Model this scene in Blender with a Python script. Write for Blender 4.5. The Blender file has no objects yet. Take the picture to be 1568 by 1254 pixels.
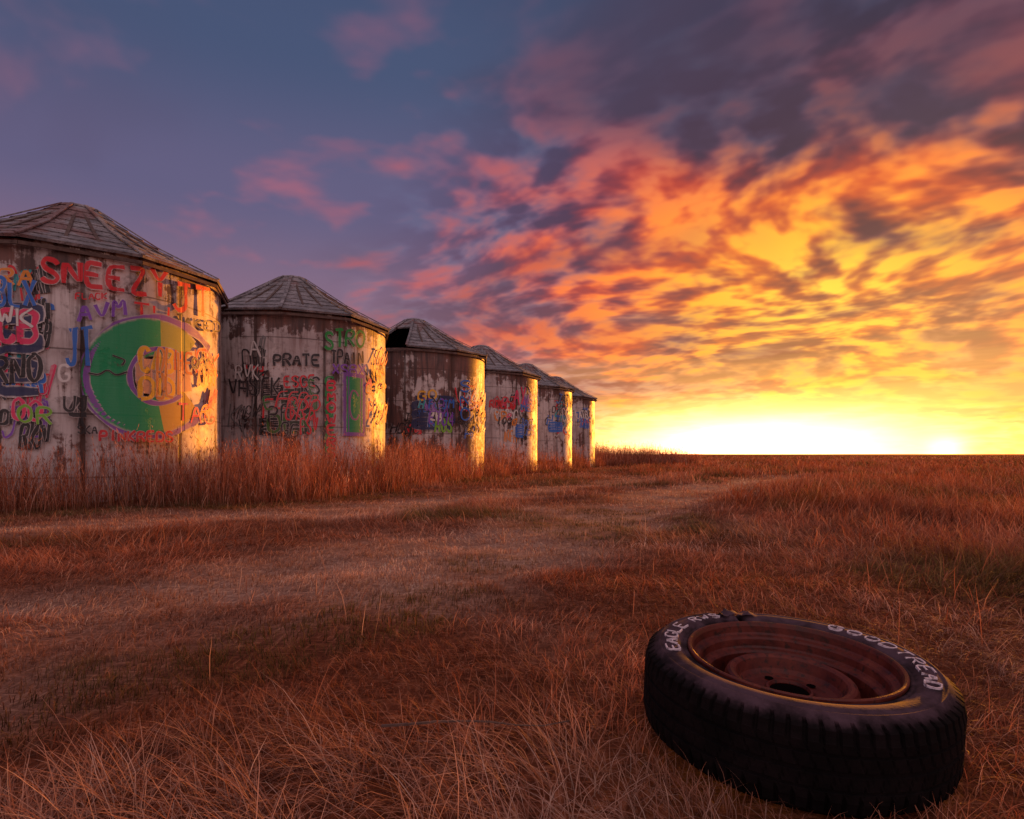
import bpy, bmesh, math, random
import numpy as np
from mathutils import Vector, Matrix, Euler
random.seed(7); rng=np.random.default_rng(7)
F=933.0; CX=784.0; HY=695.0; CH=0.68
SUN_AZ=math.radians(37); SUN_EL=math.radians(3.5)
scene=bpy.context.scene
col=scene.collection
# ------------------------------------------------------------------ helpers
class S:
    def __init__(s,nb,sock): s.nb=nb; s.k=sock
    def _o(s,op,b,r=False):
        return s.nb.m(op,b,s) if r else s.nb.m(op,s,b)
    def __add__(s,b): return s._o('ADD',b)
    __radd__=__add__
    def __mul__(s,b): return s._o('MULTIPLY',b)
    __rmul__=__mul__
    def __sub__(s,b): return s._o('SUBTRACT',b)
    def __rsub__(s,b): return s._o('SUBTRACT',b,True)
    def __truediv__(s,b): return s._o('DIVIDE',b)
    def __rtruediv__(s,b): return s._o('DIVIDE',b,True)
    def __neg__(s): return s*-1.0
class NB:
    def __init__(s,tree): s.t=tree; s.L=tree.links
    def n(s,typ,**kw):
        nd=s.t.nodes.new(typ)
        for k,v in kw.items(): setattr(nd,k,v)
        return nd
    def put(s,inp,v):
        if isinstance(v,S): s.L.new(v.k,inp)
        elif isinstance(v,tuple) and len(v)==3 and inp.type=='RGBA': inp.default_value=(*v,1)
        else: inp.default_value=v
    def m(s,op,*a,clamp=False):
        nd=s.n('ShaderNodeMath',operation=op,use_clamp=clamp)
        for i,v in enumerate(a): s.put(nd.inputs[i],v)
        return S(s,nd.outputs[0])
    def xyz(s,x,y,z):
        nd=s.n('ShaderNodeCombineXYZ')
        for i,v in enumerate((x,y,z)): s.put(nd.inputs[i],v)
        return S(s,nd.outputs[0])
    def sep(s,v):
        nd=s.n('ShaderNodeSeparateXYZ'); s.put(nd.inputs[0],v)
        return [S(s,o) for o in nd.outputs]
    def noise(s,vec,scale,detail=4,rough=.5,dist=0.0,color=False,dim='3D'):
        nd=s.n('ShaderNodeTexNoise',noise_dimensions=dim)
        s.put(nd.inputs['Vector'],vec); nd.inputs['Scale'].default_value=scale
        nd.inputs['Detail'].default_value=detail; nd.inputs['Roughness'].default_value=rough
        nd.inputs['Distortion'].default_value=dist
        return S(s,nd.outputs[1 if color else 0])
    def ss(s,v,a,b,c=0.0,d=1.0,interp='SMOOTHSTEP'):
        nd=s.n('ShaderNodeMapRange',interpolation_type=interp)
        s.put(nd.inputs[0],v)
        for i,q in zip((1,2,3,4),(a,b,c,d)): s.put(nd.inputs[i],q)
        return S(s,nd.outputs[0])
    def mix(s,f,a,b,blend='MIX'):
        nd=s.n('ShaderNodeMix',data_type='RGBA',blend_type=blend)
        s.put(nd.inputs[0],f); s.put(nd.inputs[6],a); s.put(nd.inputs[7],b)
        return S(s,nd.outputs[2])
    def ramp(s,v,stops,interp='LINEAR'):
        nd=s.n('ShaderNodeValToRGB'); cr=nd.color_ramp; cr.interpolation=interp
        while len(cr.elements)<len(stops): cr.elements.new(0.5)
        for e,(p,c) in zip(cr.elements,stops):
            e.position=p; e.color=(*c,1)
        s.put(nd.inputs[0],v); return S(s,nd.outputs[0])
    def attr(s,name,typ='GEOMETRY',out=2):
        nd=s.n('ShaderNodeAttribute',attribute_name=name,attribute_type=typ)
        return S(s,nd.outputs[out])
    def bump(s,h,strength=.5,dist=.01):
        nd=s.n('ShaderNodeBump'); s.put(nd.inputs['Height'],h)
        nd.inputs['Strength'].default_value=strength; nd.inputs['Distance'].default_value=dist
        return S(s,nd.outputs[0])
def newmat(name):
    m=bpy.data.materials.new(name); m.use_nodes=True
    t=m.node_tree; b=t.nodes['Principled BSDF']
    return m,NB(t),b
def mesh_obj(name,verts,faces,mat=None,parent=None,smooth=False):
    me=bpy.data.meshes.new(name)
    me.from_pydata([tuple(v) for v in verts],[],faces); me.update()
    o=bpy.data.objects.new(name,me); col.objects.link(o)
    if mat: me.materials.append(mat)
    if parent: o.parent=parent
    if smooth: me.shade_smooth()
    return o
def empty(name,loc):
    e=bpy.data.objects.new(name,None); e.location=loc; e.empty_display_size=.3; col.objects.link(e); return e
def lathe(profile,n,full=True,a0=0,a1=2*math.pi):
    vs=[];fs=[]
    k=len(profile)
    for i in range(n):
        a=a0+(a1-a0)*i/n
        for r,z in profile: vs.append((r*math.cos(a),r*math.sin(a),z))
    for i in range(n):
        j=(i+1)%n
        for q in range(k-1):
            fs.append((i*k+q,j*k+q,j*k+q+1,i*k+q+1))
    return vs,fs
def sstep(v,a,b):
    t=np.clip((v-a)/(b-a),0,1); return t*t*(3-2*t)
_tab=np.random.default_rng(3).uniform(0,1,(256,256))
def vnoise(x,y,sc,oct=3,seed=0):
    out=0;amp=1;tot=0
    for o in range(oct):
        X=x*sc+seed*17.3+o*31.7; Y=y*sc+seed*5.1+o*11.9
        xi=np.floor(X).astype(int); yi=np.floor(Y).astype(int); fx=X-xi; fy=Y-yi
        fx=fx*fx*(3-2*fx); fy=fy*fy*(3-2*fy)
        a=_tab[xi%256,yi%256]; b=_tab[(xi+1)%256,yi%256]; c=_tab[xi%256,(yi+1)%256]; d=_tab[(xi+1)%256,(yi+1)%256]
        out=out+amp*((a*(1-fx)+b*fx)*(1-fy)+(c*(1-fx)+d*fx)*fy); tot+=amp; amp*=.5; sc*=2.1
    return out/tot
# ------------------------------------------------------------------ camera
cam=bpy.data.cameras.new('camera'); camo=bpy.data.objects.new('camera',cam); col.objects.link(camo)
camo.location=(0,0,CH); camo.rotation_euler=(math.radians(90),0,0)
cam.sensor_width=36; cam.lens=36*F/1568; cam.shift_y=(HY-627)/1568
cam.clip_start=.05; cam.clip_end=20000
scene.camera=camo
scene.view_settings.view_transform='Standard'; scene.view_settings.look='None'; scene.view_settings.exposure=0
# ------------------------------------------------------------------ world sky
w=bpy.data.worlds.new('World'); scene.world=w; w.use_nodes=True
nt=w.node_tree; nb=NB(nt); bg=nt.nodes['Background']
tc=nb.n('ShaderNodeTexCoord'); D=S(nb,tc.outputs['Generated'])
x,y,z=nb.sep(D)
az=nb.m('ARCTAN2',x,y)*57.2958
el=nb.m('ARCSINE',z)*57.2958
zz=nb.m('MAXIMUM',z,0.0)+0.21
px=x/zz; py=y/zz
ca,sa=math.cos(math.radians(-32)),math.sin(math.radians(-32))
u=px*ca+py*sa; v=py*ca-px*sa
warp=nb.noise(nb.xyz(u,v,0.0),1.1,1,.5,0,color=True)
wx,wy,wz=nb.sep(warp)
uu=u+(wx-.5)*.40; vv=v+(wy-.5)*.40
big=nb.noise(nb.xyz(uu*.7,vv*.8,4.0),1.1,2,.5)
fine=nb.noise(nb.xyz(uu*1.45,vv*1.7,.3),2.3,3.5,.5)
puff=nb.noise(nb.xyz(uu*2.1+3.0,vv*2.3,5.3),4.0,2.5,.5)
cl=fine*.46+puff*.30+big*.24
dsun=nb.m('SQRT',nb.m('POWER',(az-27.0)*0.85,2.0)+nb.m('POWER',(el-13.0)*1.40,2.0))
dhor=nb.m('SQRT',nb.m('POWER',(az-22.5)*0.36,2.0)+nb.m('POWER',el*1.30,2.0))
e01=el/45.0
baseL=nb.ramp(e01,[(0.0,(.60,.22,.18)),(.12,(.42,.16,.20)),(.28,(.22,.125,.205)),(.48,(.115,.098,.200)),(.72,(.056,.078,.165)),(1.0,(.034,.055,.125))],'EASE')
baseR=nb.ramp(e01,[(0.0,(.80,.36,.17)),(.10,(.60,.20,.08)),(.22,(.36,.092,.045)),(.38,(.15,.040,.05)),(.55,(.066,.033,.070)),(.8,(.036,.033,.074)),(1.0,(.033,.035,.080))],'EASE')
side=nb.ss(az,-12.0,28.0)
base=nb.mix(side,baseL,baseR)
litR=nb.ramp(dsun/60.0,[(0.0,(1.12,.55,.03)),(.12,(1.12,.40,.012)),(.24,(1.08,.22,.015)),(.36,(.86,.11,.025)),(.50,(.54,.085,.08)),(.70,(.44,.12,.17)),(1.0,(.33,.13,.20))])
thr=nb.ss(dsun,3.0,46.0,.40,.54,'LINEAR')
mask=nb.ss(cl-thr,-.015,0.150)
amp=nb.ss(dsun,18.0,60.0,1.0,.55)
upfade=nb.ss(el,19.0,31.0,1.0,nb.ss(az,-10.0,15.0,.55,.16))
c=nb.mix(mask*amp*upfade,base,litR)
shade=nb.ss(puff,.36,.62,.50,1.15)
sh2=nb.mix(nb.ss(dsun,40.0,18.0),(1,1,1),nb.xyz(nb.m('POWER',shade,.7),nb.m('POWER',shade,1.9),nb.m('POWER',shade,1.3)))
c=nb.mix(1.0,c,sh2,'MULTIPLY')
dk=nb.ss(nb.noise(nb.xyz(uu*.8+3.1,vv*1.2,7.0),1.6,3,.5),.46,.66)
c=nb.mix(dk*nb.ss(az,-35.0,25.0,.15,.55)*nb.ss(el,5.0,15.0)*nb.ss(dsun,3.0,20.0,.25,1.0),c,(.066,.032,.066))
g1=nb.m('EXPONENT',-(nb.m('POWER',dhor/4.0,2.0)))
gc=nb.m('EXPONENT',-(nb.m('POWER',dhor/3.6,2.0)))
g2=nb.m('EXPONENT',-(nb.m('POWER',dhor/9.0,2.0)))
band=nb.noise(nb.xyz(az*.035+(wx-.5)*.5,el*.36+(wy-.5)*.8,2.0),1.7,4,.55)
gb=nb.ss(band,.38,.60,.40,1.1)
c=nb.mix(1.0,c,nb.mix(g2*gb,(0,0,0),(.75,.46,.035)),'ADD')
c=nb.mix(1.0,c,nb.mix(g1*nb.ss(band,.36,.5,.7,1.0),(0,0,0),(12.0,4.6,.5)),'ADD')
c=nb.mix(1.0,c,nb.mix(gc,(0,0,0),(.3,.6,1.6)),'ADD')
low=nb.ss(band,.48,.60)*nb.ss(el,14.0,3.0)*nb.ss(el,2.2,4.5)*nb.ss(az-22.0,12.0,20.0,.45,.9)
c=nb.mix(low*.6,c,(.60,.19,.075))
sd=nb.m('SQRT',nb.m('POWER',az-35.5,2.0)+nb.m('POWER',el-0.2,2.0))
g3=nb.m('EXPONENT',-(nb.m('POWER',sd/1.2,2.0)))
c=nb.mix(1.0,c,nb.mix(g3,(0,0,0),(6.0,3.0,.7)),'ADD')
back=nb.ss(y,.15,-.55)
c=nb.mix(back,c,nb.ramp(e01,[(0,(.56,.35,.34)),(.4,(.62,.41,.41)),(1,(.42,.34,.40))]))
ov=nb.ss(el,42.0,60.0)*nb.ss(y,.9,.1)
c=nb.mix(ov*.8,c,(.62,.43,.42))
c=nb.mix(nb.ss(el,-.2,-3.0),c,(.06,.025,.015))
sky=nb.n('ShaderNodeTexSky',sky_type='NISHITA'); sky.sun_disc=False
sky.sun_elevation=SUN_EL; sky.sun_rotation=SUN_AZ
sc=nb.n('ShaderNodeVectorMath',operation='SCALE'); nt.links.new(sky.outputs[0],sc.inputs[0]); sc.inputs['Scale'].default_value=.015
c=nb.mix(1.0,c,S(nb,sc.outputs[0]),'ADD')
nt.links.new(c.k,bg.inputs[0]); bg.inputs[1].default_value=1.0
# ------------------------------------------------------------------ sun
sl=bpy.data.lights.new('sun','SUN'); so=bpy.data.objects.new('sun',sl); col.objects.link(so)
sl.energy=5.0; sl.angle=math.radians(1.5); sl.color=(1,.32,.03)
d=-Vector((math.sin(SUN_AZ)*math.cos(SUN_EL),math.cos(SUN_AZ)*math.cos(SUN_EL),math.sin(SUN_EL)))
so.rotation_euler=d.to_track_quat('-Z','Y').to_euler(); so.location=(30,40,10)
# ------------------------------------------------------------------ tracks
def g(X,Y):
    dd=CH*F/(Y-HY); return ((X-CX)/F*dd,dd)
T1=[(-14,4.4),g(0,812),g(400,791),g(640,769),g(860,748),g(1040,727),g(1150,711)]
T2=[(-5,1.3),(-2.6,2.35),g(200,908),g(540,890),g(740,842),g(880,792),g(1040,757),g(1200,730)]
DK=[(-1.2,1.6),g(560,960),g(700,890),g(850,825),g(950,780)]
def dist_poly(P,pl):
    best=np.full(len(P),1e9)
    for a,b in zip(pl[:-1],pl[1:]):
        a=np.array(a);b=np.array(b);ab=b-a
        t=np.clip(((P-a)@ab)/(ab@ab),0,1)
        q=a+t[:,None]*ab
        best=np.minimum(best,np.linalg.norm(P-q,axis=1))
    return best
def track(P):
    wob=(vnoise(P[:,0],P[:,1],1.1,4,5)-.5)*1.9
    wd=1+P[:,1].clip(0,30)*.02
    a=(1-sstep((dist_poly(P,T1)+wob)/wd,.05,.95))*.85
    b=1-sstep((dist_poly(P,T2)+wob)/(wd*np.where(P[:,0]<-.8,1.3,1.0)),.10,1.10)
    t=np.maximum(a,b)*(1-.75*sstep(P[:,1],10,24))
    return t*np.clip(.15+1.5*vnoise(P[:,0],P[:,1],1.7,4,15),.15,1)
def darkstrip(P):
    return 1-sstep(dist_poly(P,DK)+(vnoise(P[:,0],P[:,1],1.5,2,9)-.5)*.5,.10,.6)
# ------------------------------------------------------------------ ground
def axis(n,lim,c0=0):
    t=np.linspace(-1,1,n); k=9.0
    return c0+lim*np.sinh(k*t)/np.sinh(k)
def gzf(x,y):
    f=np.exp(-(np.hypot(x,y)/40)**2)
    return ((vnoise(x,y,.9,3,2)-.5)*.07)*f
n=401
xs=axis(n,4500); ys=axis(n,4500,3.0)
GX,GY=np.meshgrid(xs,ys)
P=np.stack([GX.ravel(),GY.ravel()],1)
tr=track(P)
GZ=gzf(P[:,0],P[:,1])-tr*.025
V=np.stack([P[:,0],P[:,1],GZ],1)
idx=np.arange(n*n).reshape(n,n)
fc=np.stack([idx[:-1,:-1],idx[:-1,1:],idx[1:,1:],idx[1:,:-1]],-1).reshape(-1,4)
me=bpy.data.meshes.new('ground'); me.from_pydata(V.tolist(),[],fc.tolist()); me.update(); me.shade_smooth()
at=me.attributes.new('track','FLOAT','POINT'); at.data.foreach_set('value',tr.astype(np.float32))
go=bpy.data.objects.new('ground',me); col.objects.link(go)
m,nb,b=newmat('dry_field_soil')
geo=nb.n('ShaderNodeNewGeometry'); pos=S(nb,geo.outputs['Position'])
gx,gy,gzn=nb.sep(pos)
st=nb.noise(nb.xyz(gx*4.0,gy*22.0,0.0),2.2,5,.65,1.2)
st2=nb.noise(nb.xyz(gx*25.0,gy*6.0,3.0),1.5,5,.65,1.5)
lg=nb.noise(pos,.55,4,.55,.4)
fibre=nb.m('MAXIMUM',st,st2)
red=nb.ramp(fibre,[(.35,(.05,.016,.009)),(.55,(.21,.060,.028)),(.75,(.48,.19,.10))])
pale=nb.ramp(fibre,[(.35,(.15,.070,.050)),(.55,(.46,.26,.19)),(.75,(.76,.53,.41))])
tk=nb.attr('track')
f=nb.m('ADD',tk*.95,nb.ss(lg,.48,.68)*.30,clamp=True)
cc=nb.mix(f,red,pale)
cc=nb.mix(nb.ss(nb.noise(pos,.32,3,.5,.3),.55,.7)*.4*(1.0-tk),cc,(.10,.06,.015))
nb.put(b.inputs['Base Color'],cc); b.inputs['Roughness'].default_value=.95
b.inputs['Specular IOR Level'].default_value=.1
nb.put(b.inputs['Normal'],nb.bump(fibre,.9,.03))
me.materials.append(m)
# ------------------------------------------------------------------ grass (one real mesh of blades)
BINS=[(-7.15,10.1),(-5.08,14.1),(-2.94,18.5),(-1.15,23.0),(.6,27.6),(2.25,32.2)]
RB=2.1
TX,TY=.655,1.44
def grass_material(name):
    m,nb,b=newmat(name)
    c=nb.attr('col',out=0)
    nb.put(b.inputs['Base Color'],c); b.inputs['Roughness'].default_value=.7
    b.inputs['Specular IOR Level'].default_value=.2
    tr=nb.n('ShaderNodeBsdfTranslucent'); nb.put(tr.inputs[0],c)
    mx=nb.n('ShaderNodeMixShader'); mx.inputs[0].default_value=.32
    nb.L.new(b.outputs[0],mx.inputs[1]); nb.L.new(tr.outputs[0],mx.inputs[2])
    nb.L.new(mx.outputs[0],nb.t.nodes['Material Output'].inputs[0])
    return m
class Blades:
    def __init__(s): s.V=[];s.F4=[];s.F3=[];s.C=[];s.n=0
    def add(s,p,phi,th,L,wd,cu,colr,sg,floor=None,turn=.25,dark=.35):
        N=len(p)
        if N==0: return
        sdir=phi+math.pi/2+rng.uniform(-.6,.6,N)
        sv=np.stack([np.cos(sdir),np.sin(sdir),np.zeros(N)],1)
        nv=2*sg+1
        VV=np.zeros((N,nv,3)); CC=np.zeros((N,nv,3)); q=p.copy(); th=th.copy(); phi=phi.copy()
        for i in range(sg+1):
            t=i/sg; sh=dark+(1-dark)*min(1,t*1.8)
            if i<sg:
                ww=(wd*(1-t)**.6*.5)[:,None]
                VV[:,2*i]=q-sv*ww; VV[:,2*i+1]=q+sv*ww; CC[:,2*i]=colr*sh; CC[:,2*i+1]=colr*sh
            else:
                VV[:,2*i]=q; CC[:,2*i]=colr
            dv=np.stack([np.sin(th)*np.cos(phi),np.sin(th)*np.sin(phi),np.cos(th)],1)
            q=q+dv*(L/sg)[:,None]
            if floor is not None:
                mn=floor+.006+rng.uniform(0,.02,N); q[:,2]=np.maximum(q[:,2],mn)
            th=th+cu/sg; phi=phi+rng.uniform(-turn,turn,N)
        base=s.n+np.arange(N)*nv
        for i in range(sg-1): s.F4.append(np.stack([base+2*i,base+2*i+1,base+2*i+3,base+2*i+2],1))
        s.F3.append(np.stack([base+2*sg-2,base+2*sg-1,base+2*sg],1))
        s.V.append(VV.reshape(-1,3)); s.C.append(CC.reshape(-1,3)); s.n+=N*nv
    def build(s,name,mat):
        V=np.concatenate(s.V).astype(np.float32); C=np.concatenate(s.C); F3=np.concatenate(s.F3)
        F4=np.concatenate(s.F4) if s.F4 else np.zeros((0,4),int)
        me=bpy.data.meshes.new(name); me.vertices.add(len(V)); me.vertices.foreach_set('co',V.ravel())
        nl=F4.size+F3.size; me.loops.add(nl)
        me.loops.foreach_set('vertex_index',np.concatenate([F4.ravel(),F3.ravel()]).astype(np.int32))
        me.polygons.add(len(F4)+len(F3))
        ls=np.concatenate([np.arange(len(F4))*4,F4.size+np.arange(len(F3))*3]).astype(np.int32)
        me.polygons.foreach_set('loop_start',ls)
        me.update(calc_edges=True)
        a=me.attributes.new('col','FLOAT_COLOR','POINT')
        a.data.foreach_set('color',np.column_stack([np.clip(C,0,.92),np.ones(len(C))]).astype(np.float32).ravel())
        me.materials.append(mat)
        o=bpy.data.objects.new(name,me); col.objects.link(o); return o
RST=np.array([[.10,.024,.013],[.35,.085,.036],[.60,.205,.10],[.86,.46,.31]])
PAL=np.array([[.20,.085,.060],[.48,.24,.165],[.74,.47,.36],[.92,.74,.62]])
OLV=np.array([[.035,.032,.010],[.10,.085,.02],[.20,.155,.04],[.34,.25,.08]])
def pal(tab,r_):
    r_=np.clip(r_,0,.9999)*3; i=r_.astype(int); f=(r_-i)[:,None]
    return tab[i]*(1-f)+tab[i+1]*f
def colour(P,r_,tint,ol):
    a=pal(RST,r_);b_=pal(PAL,r_);o_=pal(OLV,r_)
    t=np.clip(tint,0,1)[:,None]; c=a*(1-t)+b_*t
    k=np.clip(ol,0,1)[:,None]; return c*(1-k)+o_*k
gm=grass_material('dry_grass')
G=Blades()
def band_(d0,d1,dens,wid,sg,clump,k=.92,mrg=.7,hs=1.0):
    amax=2*(k*d1+mrg); nc=int((d1-d0)*amax*dens/clump)
    dd=rng.uniform(d0,d1,nc); xx=rng.uniform(-.5*amax,.5*amax,nc)
    ok=np.abs(xx)<k*dd+mrg; cx_=xx[ok]; cy_=dd[ok]; nc=len(cx_)
    flow=vnoise(cx_,cy_,.7,2,11)*12.0
    cphi=flow+rng.normal(0,.9,nc); crn=rng.uniform(0,1,nc); cl_=rng.uniform(.55,1.5,nc)
    cr=rng.uniform(.5,1.4,nc)*.035*(wid/.0026)**.7
    rep=lambda a: np.repeat(a,clump)
    N=nc*clump
    ox=rng.normal(0,1,N)*rep(cr); oy=rng.normal(0,1,N)*rep(cr)
    X=rep(cx_)+ox; Y=rep(cy_)+oy
    keep=np.hypot(X-TX,Y-TY)>.33
    for bx,by in BINS: keep&=np.hypot(X-bx,Y-by)>RB+.03
    P=np.stack([X,Y],1); t=track(P); dkk=darkstrip(P)
    keep&=rng.uniform(size=N)<(1-.35*t)
    phi=rep(cphi)+rng.normal(0,.8,N)
    tall=sstep(X-(.9+.12*Y),0,1.6)*sstep(Y,1.8,3.4)*(1-t)
    lush=sstep(vnoise(X,Y,.8,3,21),.42,.66)*(1-t)*(1-dkk)
    L=rng.uniform(.45,1.15,N)*rep(cl_)*(.072+.115*lush+.12*tall+.012*(1-t))
    L*=(1-.60*t)*(1-.5*dkk)
    dt=np.hypot(X-TX,Y-TY); L=np.where(dt<.5,np.minimum(L,.07+.07*rng.uniform(size=N)),L)
    L=np.where((Y<TY)&(np.abs(X-TX*Y/TY)<.38),np.minimum(L,.07+.09*rng.uniform(size=N)),L)
    L*=hs
    th=rng.uniform(.35,1.45,N)*(1-.4*tall-.12*lush); cu=rng.uniform(.4,1.8,N)
    r_=np.clip(.12+.64*rng.beta(1.5,1.9,N)+.34*rep(crn)-.05,0,1)
    tint=1.05*t+(sstep(vnoise(X,Y,.55,3,31),.38,.62)*.55+.10)*(1-.75*tall)+rng.normal(0,.1,N)-.4*dkk
    ol=sstep(vnoise(X,Y,.6,3,41)+.30*dkk-.25*t,.53,.67)*.8*(rng.uniform(size=N)<.85)
    z0=gzf(X,Y)-t*.025
    c=colour(P,r_,tint,ol)
    c*=((.46+1.02*vnoise(X,Y,1.6,3,71))*(1+.35*t)*(1-.25*dkk))[:,None]
    p=np.stack([X,Y,z0-.006],1)
    K=keep
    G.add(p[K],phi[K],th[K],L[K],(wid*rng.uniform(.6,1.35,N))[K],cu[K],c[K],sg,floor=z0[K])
band_(.75,2.2,5600,.0021,4,14); band_(2.2,4.2,3000,.0030,4,12); band_(4.2,8,1200,.0048,3,10)
band_(8,14,420,.0085,3,8,hs=1.05); band_(14,28,110,.017,2,6,hs=1.1); band_(28,70,16,.045,2,4,hs=1.2); band_(70,260,1.0,.16,2,3,hs=1.3)
N=3800; Y=rng.uniform(0,1,N)**.6*16+1.5; X=rng.uniform(-1,1,N)*(.9*Y+.5)
P=np.stack([X,Y],1); t=track(P); K=(rng.uniform(size=N)>t)&(np.hypot(X-TX,Y-TY)>.6)&~((Y<TY)&(np.abs(X-TX*Y/TY)<.5))
for bx,by in BINS: K&=np.hypot(X-bx,Y-by)>RB+.1
z0=gzf(X,Y); tl=sstep(X-.9-.12*Y,0,1.6)
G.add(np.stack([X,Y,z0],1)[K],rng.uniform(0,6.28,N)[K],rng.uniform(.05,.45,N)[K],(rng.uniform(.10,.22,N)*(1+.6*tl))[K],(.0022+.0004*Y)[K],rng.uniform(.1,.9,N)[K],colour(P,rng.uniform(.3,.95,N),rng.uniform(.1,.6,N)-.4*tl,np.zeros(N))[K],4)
G.build('dry_grass_field',gm)
# tall weeds around bins
W=Blades()
BL=[(-14,5.2),(-6.2,6.45),(-4.0,7.6),(-2.9,8.6),(-2.0,11),(-.8,16),(1.4,23),(3.3,28),(5.5,34),(12.5,41.5)]
bxs=np.array([b_[0] for b_ in BL]); bys=np.array([b_[1] for b_ in BL])
nW=290000
Q=np.stack([rng.uniform(-14,13,nW),5+38*rng.uniform(0,1,nW)**1.35],1)
inside=Q[:,1]-np.interp(Q[:,0],bxs,bys)
inside=inside*np.where(Q[:,0]>-2.9,.42,.85)+(vnoise(Q[:,0],Q[:,1],.9,3,51)-.5)*.9
ok=(inside>0)
for bx,by in BINS: ok&=np.hypot(Q[:,0]-bx,Q[:,1]-by)>RB+.10
dxr=(Q[:,0]-np.interp(Q[:,1],[b_[1] for b_ in BINS],[b_[0] for b_ in BINS]))
ok&=(dxr>-2.6)|(Q[:,1]>33)|(Q[:,1]<10.5)
ok&=(Q[:,1]<37)|(inside<2.0)
ok&=Q[:,0]>-.9*Q[:,1]-.8
Q=Q[ok]; ins=inside[ok]; N=len(Q)
cl_=vnoise(Q[:,0],Q[:,1],1.5,3,61)
hh=(.36+.64*sstep(ins,0,.8))*rng.uniform(.5,1.1,N)*(.62+.75*cl_)
hh*=1+.35*sstep(Q[:,1],24,34)
phi=rng.uniform(0,6.28,N); th=rng.uniform(0,.34,N); cu=rng.uniform(.05,.6,N)
z0=gzf(Q[:,0],Q[:,1]); p=np.column_stack([Q,z0-.01])
r_=np.clip(rng.beta(1.8,1.7,N),0,1); tint=np.clip(rng.normal(.08,.18,N)+(cl_-.5)*.6,0,1)
c=colour(Q,r_,tint,(rng.uniform(size=N)<.04)*.6)*(.65+.85*vnoise(Q[:,0],Q[:,1],2.0,2,81))[:,None]
wd=.0042+.00024*Q[:,1]
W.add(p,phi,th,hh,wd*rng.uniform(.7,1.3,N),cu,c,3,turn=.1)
K=rng.uniform(size=N)<.22
for q in range(6):
    t=rng.uniform(.72,1.0,N); t2=th+cu*t*.5
    pp=p+np.stack([np.sin(t2)*np.cos(phi)*hh*t,np.sin(t2)*np.sin(phi)*hh*t,hh*t*np.cos(t2)],1)
    W.add(pp[K],rng.uniform(0,6.28,N)[K],rng.uniform(.2,.9,N)[K],rng.uniform(.03,.075,N)[K],(wd*1.6)[K],np.full(N,.4)[K],(c*1.15)[K],1,dark=.8)
K=rng.uniform(size=N)<.5
for q in range(1):
    t=rng.uniform(.1,.7,N); t2=th+cu*t*.5
    pp=p+np.stack([np.sin(t2)*np.cos(phi)*hh*t,np.sin(t2)*np.sin(phi)*hh*t,hh*t*np.cos(t2)],1)
    W.add(pp[K],rng.uniform(0,6.28,N)[K],rng.uniform(.3,1.0,N)[K],rng.uniform(.10,.28,N)[K],(wd*1.2)[K],np.full(N,1.4)[K],c[K],3,dark=.7)
W.build('tall_weeds',gm)
# ------------------------------------------------------------------ grain bins
FONT={
'A':[[(0,0),(2,6),(4,0)],[(.8,2.3),(3.2,2.3)]],'B':[[(0,0),(0,6),(3,6),(4,5),(3,3.2),(0,3.2)],[(3,3.2),(4,1.6),(3,0),(0,0)]],
'C':[[(4,5),(3,6),(1,6),(0,4.5),(0,1.5),(1,0),(3,0),(4,1)]],'D':[[(0,0),(0,6),(2.5,6),(4,4.5),(4,1.5),(2.5,0),(0,0)]],
'E':[[(4,6),(0,6),(0,0),(4,0)],[(0,3.1),(3,3.1)]],'F':[[(4,6),(0,6),(0,0)],[(0,3.1),(3,3.1)]],
'G':[[(4,5),(3,6),(1,6),(0,4.5),(0,1.5),(1,0),(3,0),(4,1),(4,2.6),(2.4,2.6)]],'H':[[(0,0),(0,6)],[(4,0),(4,6)],[(0,3),(4,3)]],
'I':[[(2,0),(2,6)]],'J':[[(1,6),(4,6)],[(3,6),(3,1),(2,0),(1,0),(0,1.2)]],'K':[[(0,0),(0,6)],[(4,6),(0,2.8),(4,0)]],
'L':[[(0,6),(0,0),(4,0)]],'M':[[(0,0),(.4,6),(2,2.5),(3.6,6),(4,0)]],'N':[[(0,0),(0,6),(4,0),(4,6)]],
'O':[[(2,6),(.3,5),(0,3),(.5,.8),(2,0),(3.6,.9),(4,3),(3.6,5),(2,6),(1.4,5.8)]],'P':[[(0,0),(0,6),(3,6),(4,4.7),(3,3),(0,3)]],
'R':[[(0,0),(0,6),(3,6),(4,4.7),(3,3.1),(0,3.1)],[(1.5,3.1),(4,0)]],'S':[[(4,5),(3,6),(1,6),(0,4.8),(1,3.4),(3,2.7),(4,1.4),(3,0),(1,0),(0,1)]],
'T':[[(0,6),(4,6)],[(2,6),(2,0)]],'U':[[(0,6),(0,1.5),(1,0),(3,0),(4,1.5),(4,6)]],'V':[[(0,6),(2,0),(4,6)]],
'W':[[(0,6),(1,0),(2,4),(3,0),(4,6)]],'X':[[(0,0),(4,6)],[(0,6),(4,0)]],'Y':[[(0,6),(2,3),(4,6)],[(2,3),(2,0)]],
'Z':[[(0,6),(4,6),(0,0),(4,0)]],'4':[[(3,0),(3,6),(0,2),(4,2)]],'Q':[[(2,6),(0,4),(0,2),(2,0),(4,2),(4,4),(2,6)],[(2.4,1.8),(4.4,-.4)]],
' ':[], '*':[[(0,1),(4,5)],[(0,5),(4,1)],[(2,6),(2,0)]]}
def chaikin(p,it=2):
    for _ in range(it):
        q=[p[0]]
        for a,b_ in zip(p[:-1],p[1:]):
            q.append((a[0]*.8+b_[0]*.2,a[1]*.8+b_[1]*.2)); q.append((a[0]*.2+b_[0]*.8,a[1]*.2+b_[1]*.8))
        q.append(p[-1]); p=q
    return p
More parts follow.
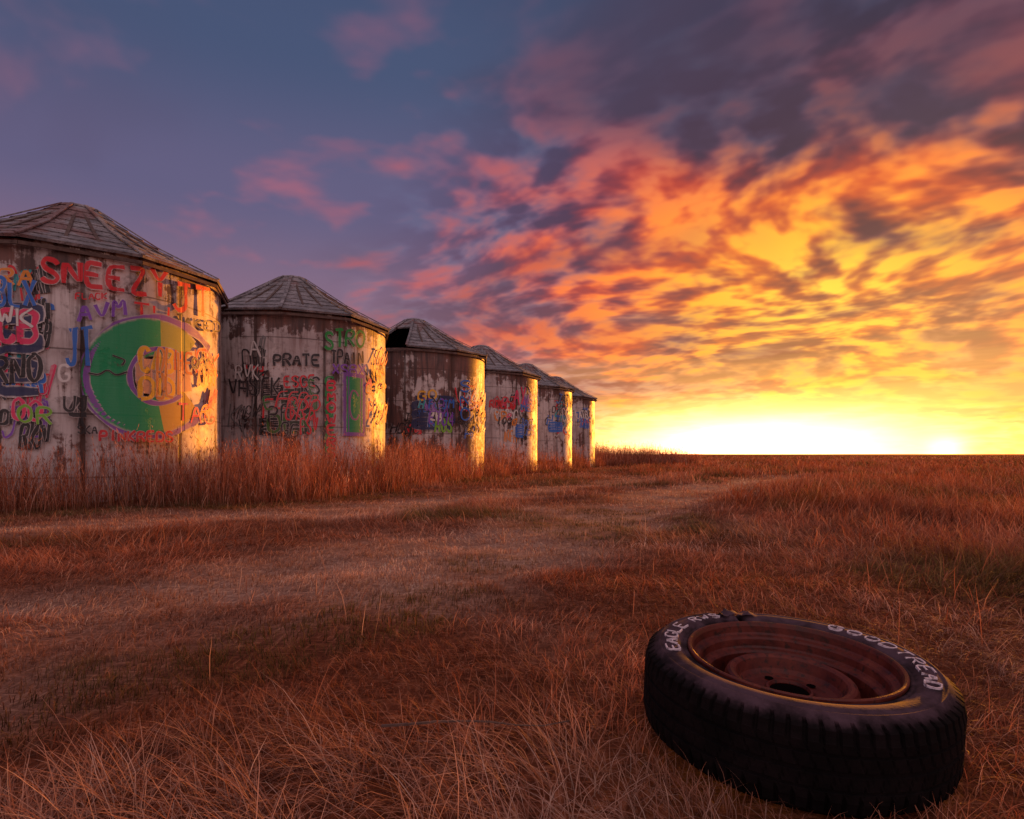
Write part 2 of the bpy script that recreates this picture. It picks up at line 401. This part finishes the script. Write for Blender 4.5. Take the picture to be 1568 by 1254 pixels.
def resample(p,st):
    out=[p[0]]
    for a,b_ in zip(p[:-1],p[1:]):
        L=math.hypot(b_[0]-a[0],b_[1]-a[1]); k=max(1,int(math.ceil(L/st)))
        for i in range(1,k+1): out.append((a[0]+(b_[0]-a[0])*i/k,a[1]+(b_[1]-a[1])*i/k))
    return out
class Paint:
    """spray paint ribbons lying on the curved wall of a bin, coordinates: arc length + height"""
    def __init__(s,bx,by):
        s.bx,s.by=bx,by; s.v=[];s.f=[];s.c=[];s.e=[];s.k=0
    def wall(s,X,Y):
        dx=(X-CX)/F; dz=(HY-Y)/F
        A=dx*dx+1; B=-2*(dx*s.bx+s.by); C=s.bx**2+s.by**2-RB*RB
        disc=B*B-4*A*C
        t=(-B-math.sqrt(max(disc,0)))/(2*A)
        hx=dx*t-s.bx; hy=t-s.by
        a=math.atan2(hx,hy)%(2*math.pi)
        return (-a*RB,CH+dz*t)
    def stroke(s,pts,width,color,smooth=2):
        p=[s.wall(*q) for q in pts]
        s.stroke_uz(p,width,color,smooth)
    def stroke_uz(s,p,width,color,smooth=2):
        if smooth: p=chaikin(p,smooth)
        p=resample(p,.05)
        if len(p)<2: return
        s.k+=1; base=len(s.v); n_=len(p)
        ph=random.uniform(0,9)
        for i,(u_,z_) in enumerate(p):
            a=p[max(0,i-1)]; b_=p[min(n_-1,i+1)]
            tx,tz=b_[0]-a[0],b_[1]-a[1]; L=math.hypot(tx,tz) or 1
            nx,nz=-tz/L,tx/L
            wd=width*.5*(1+.18*math.sin(i*.45+ph)*(width<.2))
            rr=RB+.004+s.k*.00028+i*.000004
            for sg in (-1,-.5,0,.5,1):
                uu=u_+nx*wd*sg; zz_=z_+nz*wd*sg
                an=-uu/RB
                s.v.append((rr*math.sin(an),rr*math.cos(an),min(zz_,3.50))); s.c.append(color); s.e.append(abs(sg) if width<.2 else max(0,abs(sg)*2-1)*.9)
        for i in range(n_-1):
            for h in range(4):
                q=base+5*i+h
                s.f.append((q,q+1,q+6,q+5))
    def text(s,t,X0,Y0,X1,Y1,h,color,width,slant=0,h1=None):
        n_=len(t); h1=h1 or h
        for i,ch in enumerate(t):
            f0=i/n_; f1=(i+.74)/n_
            jy=random.uniform(-.06,.06)*h; hs=(h+(h1-h)*f0)*random.uniform(.9,1.1)
            for st in FONT[ch]:
                pts=[]
                for (gx_,gy_) in st:
                    ff=f0+(f1-f0)*gx_/4
                    pts.append((X0+(X1-X0)*ff+slant*gy_/6*hs+random.uniform(-.03,.03)*h, Y0+(Y1-Y0)*ff-gy_/6*hs+jy+random.uniform(-.03,.03)*h))
                s.stroke(pts,width,color)
    def vtext(s,t,X,Y0,step,wd,h,color,width):
        for i,ch in enumerate(t): s.text(ch,X,Y0+step*i,X+wd/.74,Y0+step*i,h,color,width)
    def build(s,parent,mat):
        o=mesh_obj('graffiti',s.v,s.f,mat,parent)
        me=o.data; me.shade_smooth()
        a=me.attributes.new('pcol','FLOAT_COLOR','POINT')
        a.data.foreach_set('color',np.array([(*c_,1) for c_ in s.c],np.float32).ravel())
        a=me.attributes.new('edge','FLOAT','POINT'); a.data.foreach_set('value',np.array(s.e,np.float32))
        return o
RED=(.78,.015,.03);BLK=(.012,.012,.016);PNK=(.88,.04,.16);BLU=(.02,.18,.68);GRN=(.0,.36,.11);TEAL=(.02,.42,.50)
PUR=(.25,.08,.56);ORG=(.88,.30,.03);YEL=(.90,.50,.03);WHT=(.82,.80,.78);DBL=(.015,.03,.11);LIM=(.22,.55,.03)
paints=[Paint(*b_) for b_ in BINS]
p1,p2,p3,p4,p5,p6=paints
def blob(P,x0,y0,x1,y1,color,width):
    y=y0; k=0; pts=[]
    while y<=y1:
        pts+= [(x0,y),(x1,y)] if k%2==0 else [(x1,y),(x0,y)]
        y+=max(1,(y1-y0)/6); k+=1
    P.stroke(pts,width,color,1)
def clutter(P,x0,y0,x1,y1,n_,h0,h1,cols,w0,w1):
    keys=[k for k in FONT if k not in ' *']
    for _ in range(n_):
        t=''.join(random.choice(keys) for _ in range(random.choice([1,2,3,4])))
        h=random.uniform(h0,h1); X=random.uniform(x0,x1); L=min(len(t)*h*.75,max(6,x1+6-X)); Y=random.uniform(y0+h,y1)
        P.text(t,X,Y,X+L,Y+random.uniform(-.15,.2)*h,h,random.choice(cols),random.uniform(w0,w1),slant=random.uniform(-.2,.3))
# bin 1
clutter(p1,0,400,70,690,26,18,48,[BLK,BLK,PNK,RED,BLU,TEAL,PUR,WHT],.03,.06)
clutter(p1,-60,400,10,680,10,25,50,[BLK,PNK,BLU,RED],.03,.06)
blob(p1,0,470,60,600,DBL,.14)
p1.text('CB',2,525,66,528,50,PNK,.085); p1.text('RA',2,438,60,440,26,ORG,.045)
p1.text('RNO',-4,585,70,588,40,BLK,.06); p1.text('OO',22,644,72,642,34,PNK,.05); p1.text('OR',30,648,88,650,28,LIM,.04)
p1.text('BLX',-5,470,62,472,40,BLU,.055); p1.text('WK',0,498,60,500,30,WHT,.035)
p1.text('SNEEZY',66,430,262,458,34,RED,.075,h1=40); p1.text('JT',262,474,326,488,38,RED,.08,h1=44)
p1.text('TU',203,482,262,490,19,RED,.045); p1.text('FLACK',116,459,165,459,10,RED,.022)
p1.text('AVM',120,494,196,482,24,PUR,.055); p1.text('JAKED',264,496,334,510,15,BLK,.035)
def arc(cx,cy,rx,ry,a0,a1,n_=26):
    return [(cx+rx*math.cos(math.radians(a0+(a1-a0)*i/n_)),cy-ry*math.sin(math.radians(a0+(a1-a0)*i/n_))) for i in range(n_+1)]
PU2=(.26,.10,.44)
p1.stroke(arc(228,577,98,89,28,332,50),.14,PU2,0)
GR2=(.002,.36,.13)
p1.stroke(arc(228,577,68,60,36,95,16),.54,(.40,.42,.09),0)
p1.stroke(arc(228,577,68,60,265,326,16),.54,(.60,.36,.07),0)
p1.stroke(arc(228,577,68,60,78,282,40),.56,GR2,0)
p1.stroke([(222,550),(224,600),(246,556),(250,602),(270,552),(276,600)],.34,(.76,.38,.22),1)
p1.stroke(arc(240,576,44,42,42,318,30),.075,PU2,0)
p1.text('CAB',212,568,266,568,32,YEL,.075); p1.text('DD',212,608,268,610,30,YEL,.075)
p1.text('HELL',264,566,322,576,32,(.62,.12,.05),.05); p1.text('BLI',236,608,278,606,70,(.6,.22,.05),.05)
p1.text('FK',296,570,332,576,36,RED,.05); p1.text('TAG',268,644,326,650,26,PNK,.04); clutter(p1,282,520,316,650,7,14,34,[RED,ORG,BLK,PNK],.025,.045)
p1.stroke([(135,572),(150,575),(163,566),(175,576),(192,570)],.025,BLK); p1.stroke([(170,545),(190,552),(184,560)],.025,BLK)
p1.text('JT',104,562,146,560,54,BLU,.06)
p1.text('4',104,652,140,652,48,BLK,.085); p1.text('G',92,584,112,584,26,WHT,.035); p1.text('UJ',100,630,140,630,22,BLK,.04)
p1.text('PINKREDS',152,676,262,676,16,(.7,.03,.04),.04); p1.text('SKA',120,664,150,664,12,BLK,.025)
# bin 2
clutter(p2,345,510,400,670,14,14,34,[BLK,BLK,RED,WHT,(.2,.2,.2)],.025,.04)
blob(p2,402,592,432,610,BLK,.12); blob(p2,436,600,470,660,(.03,.05,.03),.16); blob(p2,400,640,440,664,BLK,.14)
p2.text('VHS',352,606,398,606,28,BLK,.05); p2.text('RVK',362,580,400,582,22,WHT,.035)
p2.text('PRATE',420,560,492,560,17,BLK,.06); p2.text('FK TRS',402,606,492,604,26,BLK,.05); p2.text('FEKS',404,640,486,640,30,RED,.04)
p2.text('OLK',410,662,488,662,30,(.05,.16,.03),.07)
clutter(p2,400,575,482,670,10,14,30,[BLK,WHT,RED,(.05,.2,.04)],.025,.05)
p2.text('STRO',497,533,560,530,24,(.02,.34,.06),.07); p2.text('TPAIN',506,556,556,560,20,BLK,.055)
p2.text('XSBX',508,572,560,574,14,PUR,.045)
p2.vtext('CREWONE',498,590,17,11,13,(.02,.34,.08),.05); p2.vtext('BMOWERS',500,598,17,12,14,(.80,.03,.06),.055)
p2.stroke([(541,572),(541,668)],.62,(.25,.1,.42),0); p2.stroke([(541,578),(541,662)],.44,(.01,.34,.12),0)
p2.text('C',534,640,550,640,46,(.35,.1,.3),.04)
clutter(p2,556,520,582,670,8,12,30,[ORG,RED,YEL,PNK],.03,.05)
# bin 3
clutter(p3,596,620,640,672,8,9,22,[WHT,BLK,RED],.025,.05)
blob(p3,636,612,692,652,DBL,.24); p3.text('SKY',640,654,690,654,24,BLU,.09); p3.text('GO',640,612,672,612,14,YEL,.06)
p3.text('AOS',666,660,694,662,22,LIM,.07); clutter(p3,640,600,690,666,8,12,22,[BLU,TEAL,WHT,PUR,BLK],.04,.06)
p3.text('V',700,660,722,660,44,BLK,.13); p3.text('RK',704,620,736,622,26,WHT,.07); clutter(p3,698,590,736,672,14,10,26,[BLK,PNK,RED,BLU,WHT],.03,.07)
p3.vtext('SNO',704,600,22,14,18,BLU,.06)
# bin 4
p4.text('ROCCO',750,624,790,626,12,RED,.09); clutter(p4,748,600,786,676,12,9,22,[RED,BLK,WHT,PNK,ORG],.04,.07)
p4.text('AX',788,620,806,622,30,PNK,.08); clutter(p4,786,590,812,676,12,9,22,[BLU,PNK,BLK,PUR],.04,.08)
blob(p4,790,652,800,668,BLU,.14)
clutter(p5,826,600,872,672,14,9,20,[BLK,BLU,WHT,TEAL,RED],.04,.09); blob(p5,840,648,860,662,BLU,.14)
clutter(p6,878,622,896,672,7,8,18,[BLU,BLK,RED,WHT],.05,.09)

def bin_color(nb,seed,bare,tone):
    tcn=nb.n('ShaderNodeTexCoord'); o=S(nb,tcn.outputs['Object'])
    x,y,z=nb.sep(o)
    a=nb.m('ARCTAN2',x,y); u=a*RB
    sv=nb.xyz(u+seed*7.3,z,seed*1.7)
    flake=nb.noise(sv,1.9,8,.70,.2)
    streak=nb.noise(nb.xyz(u*9.0+seed,z*.7,seed),1.0,6,.6,.4)
    fine=nb.noise(nb.xyz(u*2.0,z*30.0,seed),1.3,3,.6,.1)
    blot=nb.noise(sv,.8,5,.6,.6)
    paint=nb.mix(nb.ss(blot,.35,.7),(.80*tone,.75*tone,.74*tone),(.50*tone,.43*tone,.43*tone))
    paint=nb.mix(nb.ss(streak,.45,.68)*.75,paint,(.20,.10,.08))
    bw=nb.mix(nb.ss(streak,.35,.65),(.20,.065,.042),(.055,.028,.026))
    eave=nb.ss(z,2.6,3.6,0.0,.14)
    low=nb.ss(z,1.3,.1,0.0,.06)
    f=nb.ss(flake+eave+low+(streak-.5)*.45+bare,.55,.62)*.9
    c=nb.mix(f,paint,bw)
    seam=nb.m('ABSOLUTE',nb.m('FRACT',a/(2*math.pi/10)+.5+.02*seed)-.5)*(2*math.pi*RB/10)
    sm=nb.ss(seam,.034,.020)
    c=nb.mix(sm*nb.ss(streak,.3,.6,.55,1.0),c,(.035,.022,.02))
    halo=nb.ss(seam,.16,.03)*nb.ss(flake,.38,.58)
    c=nb.mix(halo*.6,c,(.11,.05,.035))
    hs=nb.m('ABSOLUTE',nb.m('FRACT',z/.88+.1)-.5)*.88
    c=nb.mix(nb.ss(hs,.016,.006)*nb.ss(blot,.35,.55,.2,.7),c,(.06,.035,.03))
    grime=nb.noise(sv,6.0,6,.7,0)
    c=nb.mix(nb.ss(grime,.50,.73)*.65,c,(.11,.065,.055))
    h=(1.0-f)*.5+fine*.35+grime*.3-sm*1.2
    return c,flake,fine,grime,h
def wall_mat(i,bare,tone):
    m,nb,b=newmat('weathered_wall_%d'%i)
    c,fl,fi,gr,h=bin_color(nb,i,bare,tone)
    nb.put(b.inputs['Base Color'],c); nb.put(b.inputs['Roughness'],nb.ss(fl,.4,.65,.46,.66))
    b.inputs['Specular IOR Level'].default_value=.5
    nb.put(b.inputs['Normal'],nb.bump(h,.6,.012))
    m2,nb,b=newmat('spray_paint_%d'%i)
    c,fl,fi,gr,h=bin_color(nb,i,bare,tone)
    e=nb.attr('edge'); pc=nb.attr('pcol',out=0)
    soft=nb.ss(e+(gr-.5)*.7,.98,.62)
    wear=nb.ss(fl*.4+gr*.6,.70,.56)
    c2=nb.mix(soft*wear*.95,c,pc)
    nb.put(b.inputs['Base Color'],c2); nb.put(b.inputs['Roughness'],nb.ss(fl,.4,.65,.46,.66))
    b.inputs['Specular IOR Level'].default_value=.5
    nb.put(b.inputs['Normal'],nb.bump(h,.6,.012))
    return m,m2
def roof_mat(i,warm):
    m,nb,b=newmat('shingle_roof_%d'%i)
    tcn=nb.n('ShaderNodeTexCoord'); o=S(nb,tcn.outputs['Object']); x,y,z=nb.sep(o)
    r_=nb.m('SQRT',x*x+y*y); a=nb.m('ARCTAN2',x,y)
    row=nb.m('FRACT',r_*7.5); rid=nb.m('FLOOR',r_*7.5)
    n1=nb.noise(nb.xyz(a*r_*5.0,rid*3.1,i*2.0),3.0,2,.5)
    n2=nb.noise(o,3.0,8,.7,.3); n3=nb.noise(o,28.0,4,.7)
    c=nb.mix(nb.ss(n2,.38,.62),(.20,.19,.205),(.42,.39,.41))
    c=nb.mix(nb.ss(n1,.45,.65)*.5,c,(.14,.115,.125))
    c=nb.mix(nb.ss(nb.noise(o,1.1,6,.6,.5)+warm,.52,.62)*.6,c,(.24,.085,.07))
    c=nb.mix(nb.ss(n3,.50,.66)*.75,c,(.055,.042,.044))
    c=nb.mix(nb.ss(row,.90,.97)*.35,c,(.05,.035,.035))
    nb.put(b.inputs['Base Color'],c); b.inputs['Roughness'].default_value=.8
    b.inputs['Specular IOR Level'].default_value=.3
    nb.put(b.inputs['Normal'],nb.bump(row*-.3+n3*.6+n1*.2,.6,.02))
    return m
m_wood,nb,b=newmat('old_wood')
tcn=nb.n('ShaderNodeTexCoord'); o_=S(nb,tcn.outputs['Object'])
nb.put(b.inputs['Base Color'],nb.ramp(nb.noise(o_,9.0,6,.7,.5),[(.3,(.06,.032,.028)),(.7,(.18,.12,.10))])); b.inputs['Roughness'].default_value=.85
m_in,nb,b=newmat('interior_shade_paint')  # near-black colour carries the shade under the roof and inside the bin
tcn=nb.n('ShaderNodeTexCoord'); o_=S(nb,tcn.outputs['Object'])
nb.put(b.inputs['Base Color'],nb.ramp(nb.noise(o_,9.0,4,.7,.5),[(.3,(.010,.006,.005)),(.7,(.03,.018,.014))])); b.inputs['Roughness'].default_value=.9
WE=CH+2.86; AP=CH+4.06; NF=10
def boxbeam(vs,fs,p,q,wd,ht,up=Vector((0,0,1))):
    p=Vector(p);q=Vector(q);t=(q-p).normalized(); s=t.cross(up).normalized()*wd/2; n_=s.cross(t).normalized()*ht/2
    if n_.z<0: n_=-n_
    b0=len(vs)
    for c_ in (p,q):
        for sx,sy in ((-1,-1),(1,-1),(1,1),(-1,1)): vs.append(tuple(c_+s*sx+n_*sy))
    for a_,b_ in ((0,1),(1,2),(2,3),(3,0)): fs.append((b0+a_,b0+b_,b0+4+b_,b0+4+a_))
    fs.append((b0+3,b0+2,b0+1,b0)); fs.append((b0+4,b0+5,b0+6,b0+7))
bares=[-.03,-.015,.10,-.005,.01,.02]; tones=[1.0,.95,.92,.95,.92,.92]; warms=[.05,-.06,-.03,-.04,.0,0]
for i,(bx,by) in enumerate(BINS):
    e=empty('grain_bin',(bx,by,0))
    m1,m2=wall_mat(i,bares[i],tones[i]); rm=roof_mat(i,warms[i])
    nseg=160
    zs=np.linspace(-.05,WE,24)
    vs=[];fs=[]
    for k in range(nseg):
        a=2*math.pi*k/nseg
        for zq in zs: vs.append((RB*math.sin(a),RB*math.cos(a),zq))
    K=len(zs)
    for k in range(nseg):
        j=(k+1)%nseg
        for q in range(K-1): fs.append((k*K+q,k*K+q+1,j*K+q+1,j*K+q))
    mesh_obj('wall',vs,fs,m1,e,True)
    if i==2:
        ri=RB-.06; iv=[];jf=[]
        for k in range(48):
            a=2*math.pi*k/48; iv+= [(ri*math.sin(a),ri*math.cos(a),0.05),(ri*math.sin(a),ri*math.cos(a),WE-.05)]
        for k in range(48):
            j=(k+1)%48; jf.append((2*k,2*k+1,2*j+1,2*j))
        mesh_obj('interior_shade_liner',iv,jf,m_in,e,True)  # added near-black sheet, paints interior shade behind the missing roof facet
    paints[i].build(e,m2)
    off=2*math.pi/NF*(.5-.02*i)+.08*i
    if i==2: off=math.atan2(-bx,-by)+.10
    RE=RB+.085; RC=.30; vs=[];fs=[];mi=[]
    rnd=random.Random(50+i)
    ev=[]
    for k in range(NF):
        a=off+2*math.pi*k/NF
        ev.append((a,RE/ math.cos(math.pi/NF)*.99,WE-.0+rnd.uniform(-.03,.03)))
    apx=rnd.uniform(-.04,.04)
    def corner(k,t):
        a,R_,z_=ev[k%NF]; r_=R_+(RC-R_)*t; zq=z_+(AP-.05-z_)*t-.06*math.sin(math.pi*t)
        return Vector((r_*math.sin(a)+apx*t,r_*math.cos(a),zq))
    missing=[0] if i==2 else []
    NR=8
    for k in range(NF):
        rngs=[(6,8)] if k in missing else [(0,NR)]
        for r0,r1 in rngs:
            for q in range(r0,r1):
                t0,t1=q/NR,(q+1)/NR
                A=corner(k,t0);B=corner(k+1,t0);C=corner(k+1,t1);Dd=corner(k,t1)
                nn=(B-A).cross(Dd-A).normalized(); nn=nn if nn.z>0 else -nn
                lift=nn*.012
                b0=len(vs)
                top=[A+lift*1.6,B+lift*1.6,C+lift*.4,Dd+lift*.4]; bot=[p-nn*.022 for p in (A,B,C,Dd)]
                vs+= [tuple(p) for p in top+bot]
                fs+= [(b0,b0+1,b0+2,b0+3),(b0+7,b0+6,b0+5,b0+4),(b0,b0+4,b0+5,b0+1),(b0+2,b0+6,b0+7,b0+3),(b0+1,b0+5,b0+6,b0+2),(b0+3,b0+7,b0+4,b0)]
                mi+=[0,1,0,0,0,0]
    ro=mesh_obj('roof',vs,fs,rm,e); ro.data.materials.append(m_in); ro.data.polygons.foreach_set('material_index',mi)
    vs=[];fs=[]
    for k in range(NF):
        A=corner(k,-.01)+Vector((0,0,.035)); C=corner(k,1)+Vector((0,0,.035)); M_=corner(k,.5)+Vector((0,0,.033))
        boxbeam(vs,fs,A,M_,.06,.02); boxbeam(vs,fs,M_,C,.06,.02)
    mesh_obj('roof_ridge_boards',vs,fs,rm,e)
    vs=[];fs=[]
    for k in range(NF):
        A=corner(k,.0)-Vector((0,0,.055)); B=corner(k+1,.0)-Vector((0,0,.055))
        boxbeam(vs,fs,A*.99,B*.99,.025,.05)
        if k in missing: continue
        for t in (.33,.66):
            A=corner(k,0).lerp(corner(k+1,0),t)-Vector((0,0,.06)); B=corner(k,1).lerp(corner(k+1,1),t)-Vector((0,0,.06))
            A=A.lerp(B,.04)
            boxbeam(vs,fs,A,B,.045,.07)
    mesh_obj('fascia_and_rafters',vs,fs,m_wood,e)
    prof=[(0.001,AP+.035),(.16,AP+.03),(.31,AP-.015),(.325,AP-.05),(.31,AP-.06)]
    v_,f_=lathe([(r_,z_) for r_,z_ in prof],NF*2); v_=[(a_+apx,b_,c_) for a_,b_,c_ in v_]
    mesh_obj('roof_cap',v_,[tuple(reversed(q)) for q in f_],rm,e)
    vs=[];fs=[]
    da=math.radians(250+i*4)
    for q in range(5):
        a=da+(q-2)*.075
        p=Vector(((RB+.03)*math.sin(a),(RB+.03)*math.cos(a),.15)); boxbeam(vs,fs,p,p+Vector((0,0,1.75)),.15,.03,Vector((math.sin(a),math.cos(a),0)))
    mesh_obj('door_boards',vs,fs,m_wood,e)
# ------------------------------------------------------------------ tyre
tz=.113
te=empty('old_tire',(TX,TY,tz)); 
te.rotation_euler=Euler((math.radians(3.4),math.radians(1.6),0))
rub,nb,b=newmat('old_rubber')
tcn=nb.n('ShaderNodeTexCoord'); o_=S(nb,tcn.outputs['Object'])
n1=nb.noise(o_,14.0,6,.65,.3); n2=nb.noise(o_,120.0,3,.6)
xx,yy,zz_=nb.sep(o_)
upper_tone=nb.ss(zz_+(n1-.5)*.03,.078,.098)
c=nb.mix(nb.ss(n1,.35,.7),(.004,.003,.0035),(.012,.008,.009))
c=nb.mix(upper_tone*nb.ss(n1,.3,.65,.35,.9),c,(.115,.068,.09))  # paler purplish tone towards the upper sidewall
nb.put(b.inputs['Base Color'],c); nb.put(b.inputs['Roughness'],nb.ss(n1,.3,.7,.75,.9)); b.inputs['Specular IOR Level'].default_value=.10
nb.put(b.inputs['Normal'],nb.bump(n1*.5+n2*.3,.45,.005))
RT=.335; LUG=72; NS=LUG*8
side_=[(.228,.060),(.230,.078),(.236,.0885),(.242,.0905),(.246,.0885),(.252,.094),(.266,.0985),(.280,.0995),(.292,.098),(.298,.0965),(.300,.0985),(.303,.0985),(.305,.094),(.314,.088)]
tread=[(.322,.080),(.3275,.0765),(.331,.066),(.334,.056),(.335,.0545),(.335,.045),(.335,.0375),(.335,.036),(.335,.031),(.335,.0295),(.335,.018),(.335,.0055),(.335,.004)]
half=side_+tread
prof=half+[(r_,-z_) for r_,z_ in reversed(half)]
K=len(prof); ns=len(side_); vs=[];fs=[]
for k in range(NS):
    a=2*math.pi*k/NS
    for q,(r_,z_) in enumerate(prof):
        az_=abs(z_)
        if .0535<az_<.082 and r_>.318:
            shift=(1 if z_>0 else 5)
            if (k+shift)%8 in (0,1): r_-=.007
            elif r_<.330: r_+=.002
        elif az_<.0535 and r_>.33:
            if .0300<az_<.0370 or az_<.0046: r_-=.005
            else:
                sh=int(az_*130)
                if (k+sh+(3 if z_>0 else 0))%8==0: r_-=.003
        if q<ns:
            dA=(a-math.radians(97)+math.pi)%(2*math.pi)-math.pi
            wgt=math.exp(-(dA/.17)**2)
            z_+=wgt*.010*math.sin(dA*30)*sstep(np.array(r_),.24,.27).item()-(.012*math.exp(-((dA+.05)/.05)**2) if r_<.285 else 0)
            r_+=wgt*.006*math.sin(dA*43)
            z_+=.0015*math.sin(a*3+1)
        vs.append((r_*math.cos(a),r_*math.sin(a),z_))
for k in range(NS):
    j=(k+1)%NS
    for q in range(K-1): fs.append((k*K+q,k*K+q+1,j*K+q+1,j*K+q))
t_o=mesh_obj('tire_rubber',vs,fs,rub,te)
sm=np.zeros(len(fs),bool); qi=np.tile(np.arange(K-1),NS); sm[(qi<ns-2)|(qi>K-ns)]=True
t_o.data.polygons.foreach_set('use_smooth',sm)
fv=[];ff=[]
for q in range(9):
    a=math.radians(97)+(q-4)*.045; r0=.300-.004*abs(q-4); h=.006+.008*math.sin(q*1.7)
    fv+= [(r0*math.cos(a),r0*math.sin(a),.097),( (r0-.012)*math.cos(a),(r0-.012)*math.sin(a),.102+h*.6),((r0-.030-.006*(q%2))*math.cos(a),(r0-.030-.006*(q%2))*math.sin(a),.103+h*.25)]
for q in range(8):
    for s_ in range(2): ff.append((q*3+s_,q*3+s_+1,q*3+s_+4,q*3+s_+3))
mesh_obj('torn_flap',fv,ff,rub,te,True)
rim,nb,b=newmat('red_rusty_steel')
tcn=nb.n('ShaderNodeTexCoord'); o_=S(nb,tcn.outputs['Object'])
n1=nb.noise(o_,11.0,7,.7,.4); n2=nb.noise(o_,60.0,4,.6)
c=nb.ramp(n1,[(.3,(.03,.006,.004)),(.5,(.115,.015,.009)),(.68,(.19,.036,.020)),(.8,(.11,.042,.030))])
c=nb.mix(nb.ss(n2,.52,.68)*.8,c,(.02,.008,.006))
nb.put(b.inputs['Base Color'],c); nb.put(b.inputs['Roughness'],nb.ss(n1,.3,.7,.40,.68)); b.inputs['Specular IOR Level'].default_value=.42
nb.put(b.inputs['Normal'],nb.bump(n1*.5+n2*.2,.4,.005))
rp=[(.229,.070),(.2345,.088),(.2345,.0935),(.2325,.0958),(.229,.0960),(.2255,.094),(.222,.086),(.220,.070),(.216,.065),(.206,.062),(.203,.057),(.201,.040),(.198,.035),(.188,.032),(.184,.027),(.181,-.016),(.178,-.022),(.168,-.024),(.160,-.026),(.154,-.022),(.149,.000),(.145,.032),(.140,.042),(.134,.046),(.127,.045),(.121,.040),(.113,.016),(.105,.006),(.090,.002),(.066,.001),(.056,.004),(.051,.013),(.046,.014),(.043,.008),(.043,-.05)]
v_,f_=lathe(rp,180)
mesh_obj('steel_rim',v_,[tuple(reversed(q)) for q in f_],rim,te,False)
blk,nb,b=newmat('hole_shade_black'); b.inputs['Roughness'].default_value=.9; b.inputs['Specular IOR Level'].default_value=.0  # flat black standing in for the shade inside the rim holes
tcn=nb.n('ShaderNodeTexCoord'); nb.put(b.inputs['Base Color'],nb.mix(nb.noise(S(nb,tcn.outputs['Object']),20.0),(.003,.002,.002),(.008,.005,.005)))
vs=[];fs=[]
def disc(cx,cy,cz,r_,n_=20,ex=1.0,ang=0):
    b0=len(vs); vs.append((cx,cy,cz))
    for q in range(n_):
        t=2*math.pi*q/n_; lx=r_*ex*math.cos(t); ly=r_*math.sin(t)
        vs.append((cx+lx*math.cos(ang)-ly*math.sin(ang),cy+lx*math.sin(ang)+ly*math.cos(ang),cz))
    for q in range(n_): fs.append((b0,b0+1+q,b0+1+(q+1)%n_))
for q in range(5):
    a=2*math.pi*q/5+.5; disc(.080*math.cos(a),.080*math.sin(a),.0046,.0105)
disc(0,0,.0065,.0428)
for q in range(4):
    a=2*math.pi*q/4+.6; disc(.168*math.cos(a),.168*math.sin(a),-.0215,.007,20,3.0,a+math.pi/2)
mesh_obj('hole_shade_discs',vs,fs,blk,te)  # flat discs painting the darkness of bolt, hub and vent holes
let,nb,b=newmat('raised_white_letters')
tcn=nb.n('ShaderNodeTexCoord'); n1=nb.noise(S(nb,tcn.outputs['Object']),60.0,5,.7)
nb.put(b.inputs['Base Color'],nb.mix(nb.ss(n1,.50,.66),(.78,.68,.76),(.20,.14,.16))); b.inputs['Roughness'].default_value=.9
b.inputs['Specular IOR Level'].default_value=.1
vs=[];fs=[]
def ring_text(t,a_start,a_end,rmid,h,flip=False):
    n_=len(t)
    for i,ch in enumerate(t):
        f0=i/n_; f1=(i+.72)/n_
        for st in FONT[ch]:
            pts=[]
            for gx_,gy_ in resample(chaikin(st,1),1.0):
                a=a_start+(a_end-a_start)*(f0+(f1-f0)*gx_/4); r_=rmid-h/2+h*gy_/6
                pts.append((r_*math.cos(a),r_*math.sin(a)))
            wd=.0019; b0=len(vs)
            for k,(x_,y_) in enumerate(pts):
                A=pts[max(0,k-1)];B=pts[min(len(pts)-1,k+1)]; tx,ty=B[0]-A[0],B[1]-A[1]; L=math.hypot(tx,ty) or 1
                nx,ny=-ty/L*wd,tx/L*wd
                zt=.1014+k*.00003
                for sx,sz in ((-1,-.006),(-.8,0),(.8,0),(1,-.006)): vs.append((x_+nx*sx,y_+ny*sx,zt+sz))
            for k in range(len(pts)-1):
                for q in range(3):
                    o0=b0+4*k+q; fs.append((o0,o0+1,o0+5,o0+4))
R_=math.radians
ring_text('EAGLE',R_(180),R_(136),.275,.030); ring_text('RWS',R_(129),R_(106),.275,.026)
ring_text('GOODTREAD',R_(46),R_(-42),.275,.030)
mesh_obj('raised_letters',vs,fs,let,te)
# ------------------------------------------------------------------ twig in the grass
vs=[];fs=[]
p=Vector((-.30,1.40,.055))
for k in range(7):
    q=p+Vector((.062,.018*math.sin(k*1.3),.004*math.cos(k*2)))
    boxbeam(vs,fs,p,q,.005-.0005*k,.005-.0005*k); p=q
tw=mesh_obj('twig',vs,fs,m_wood)
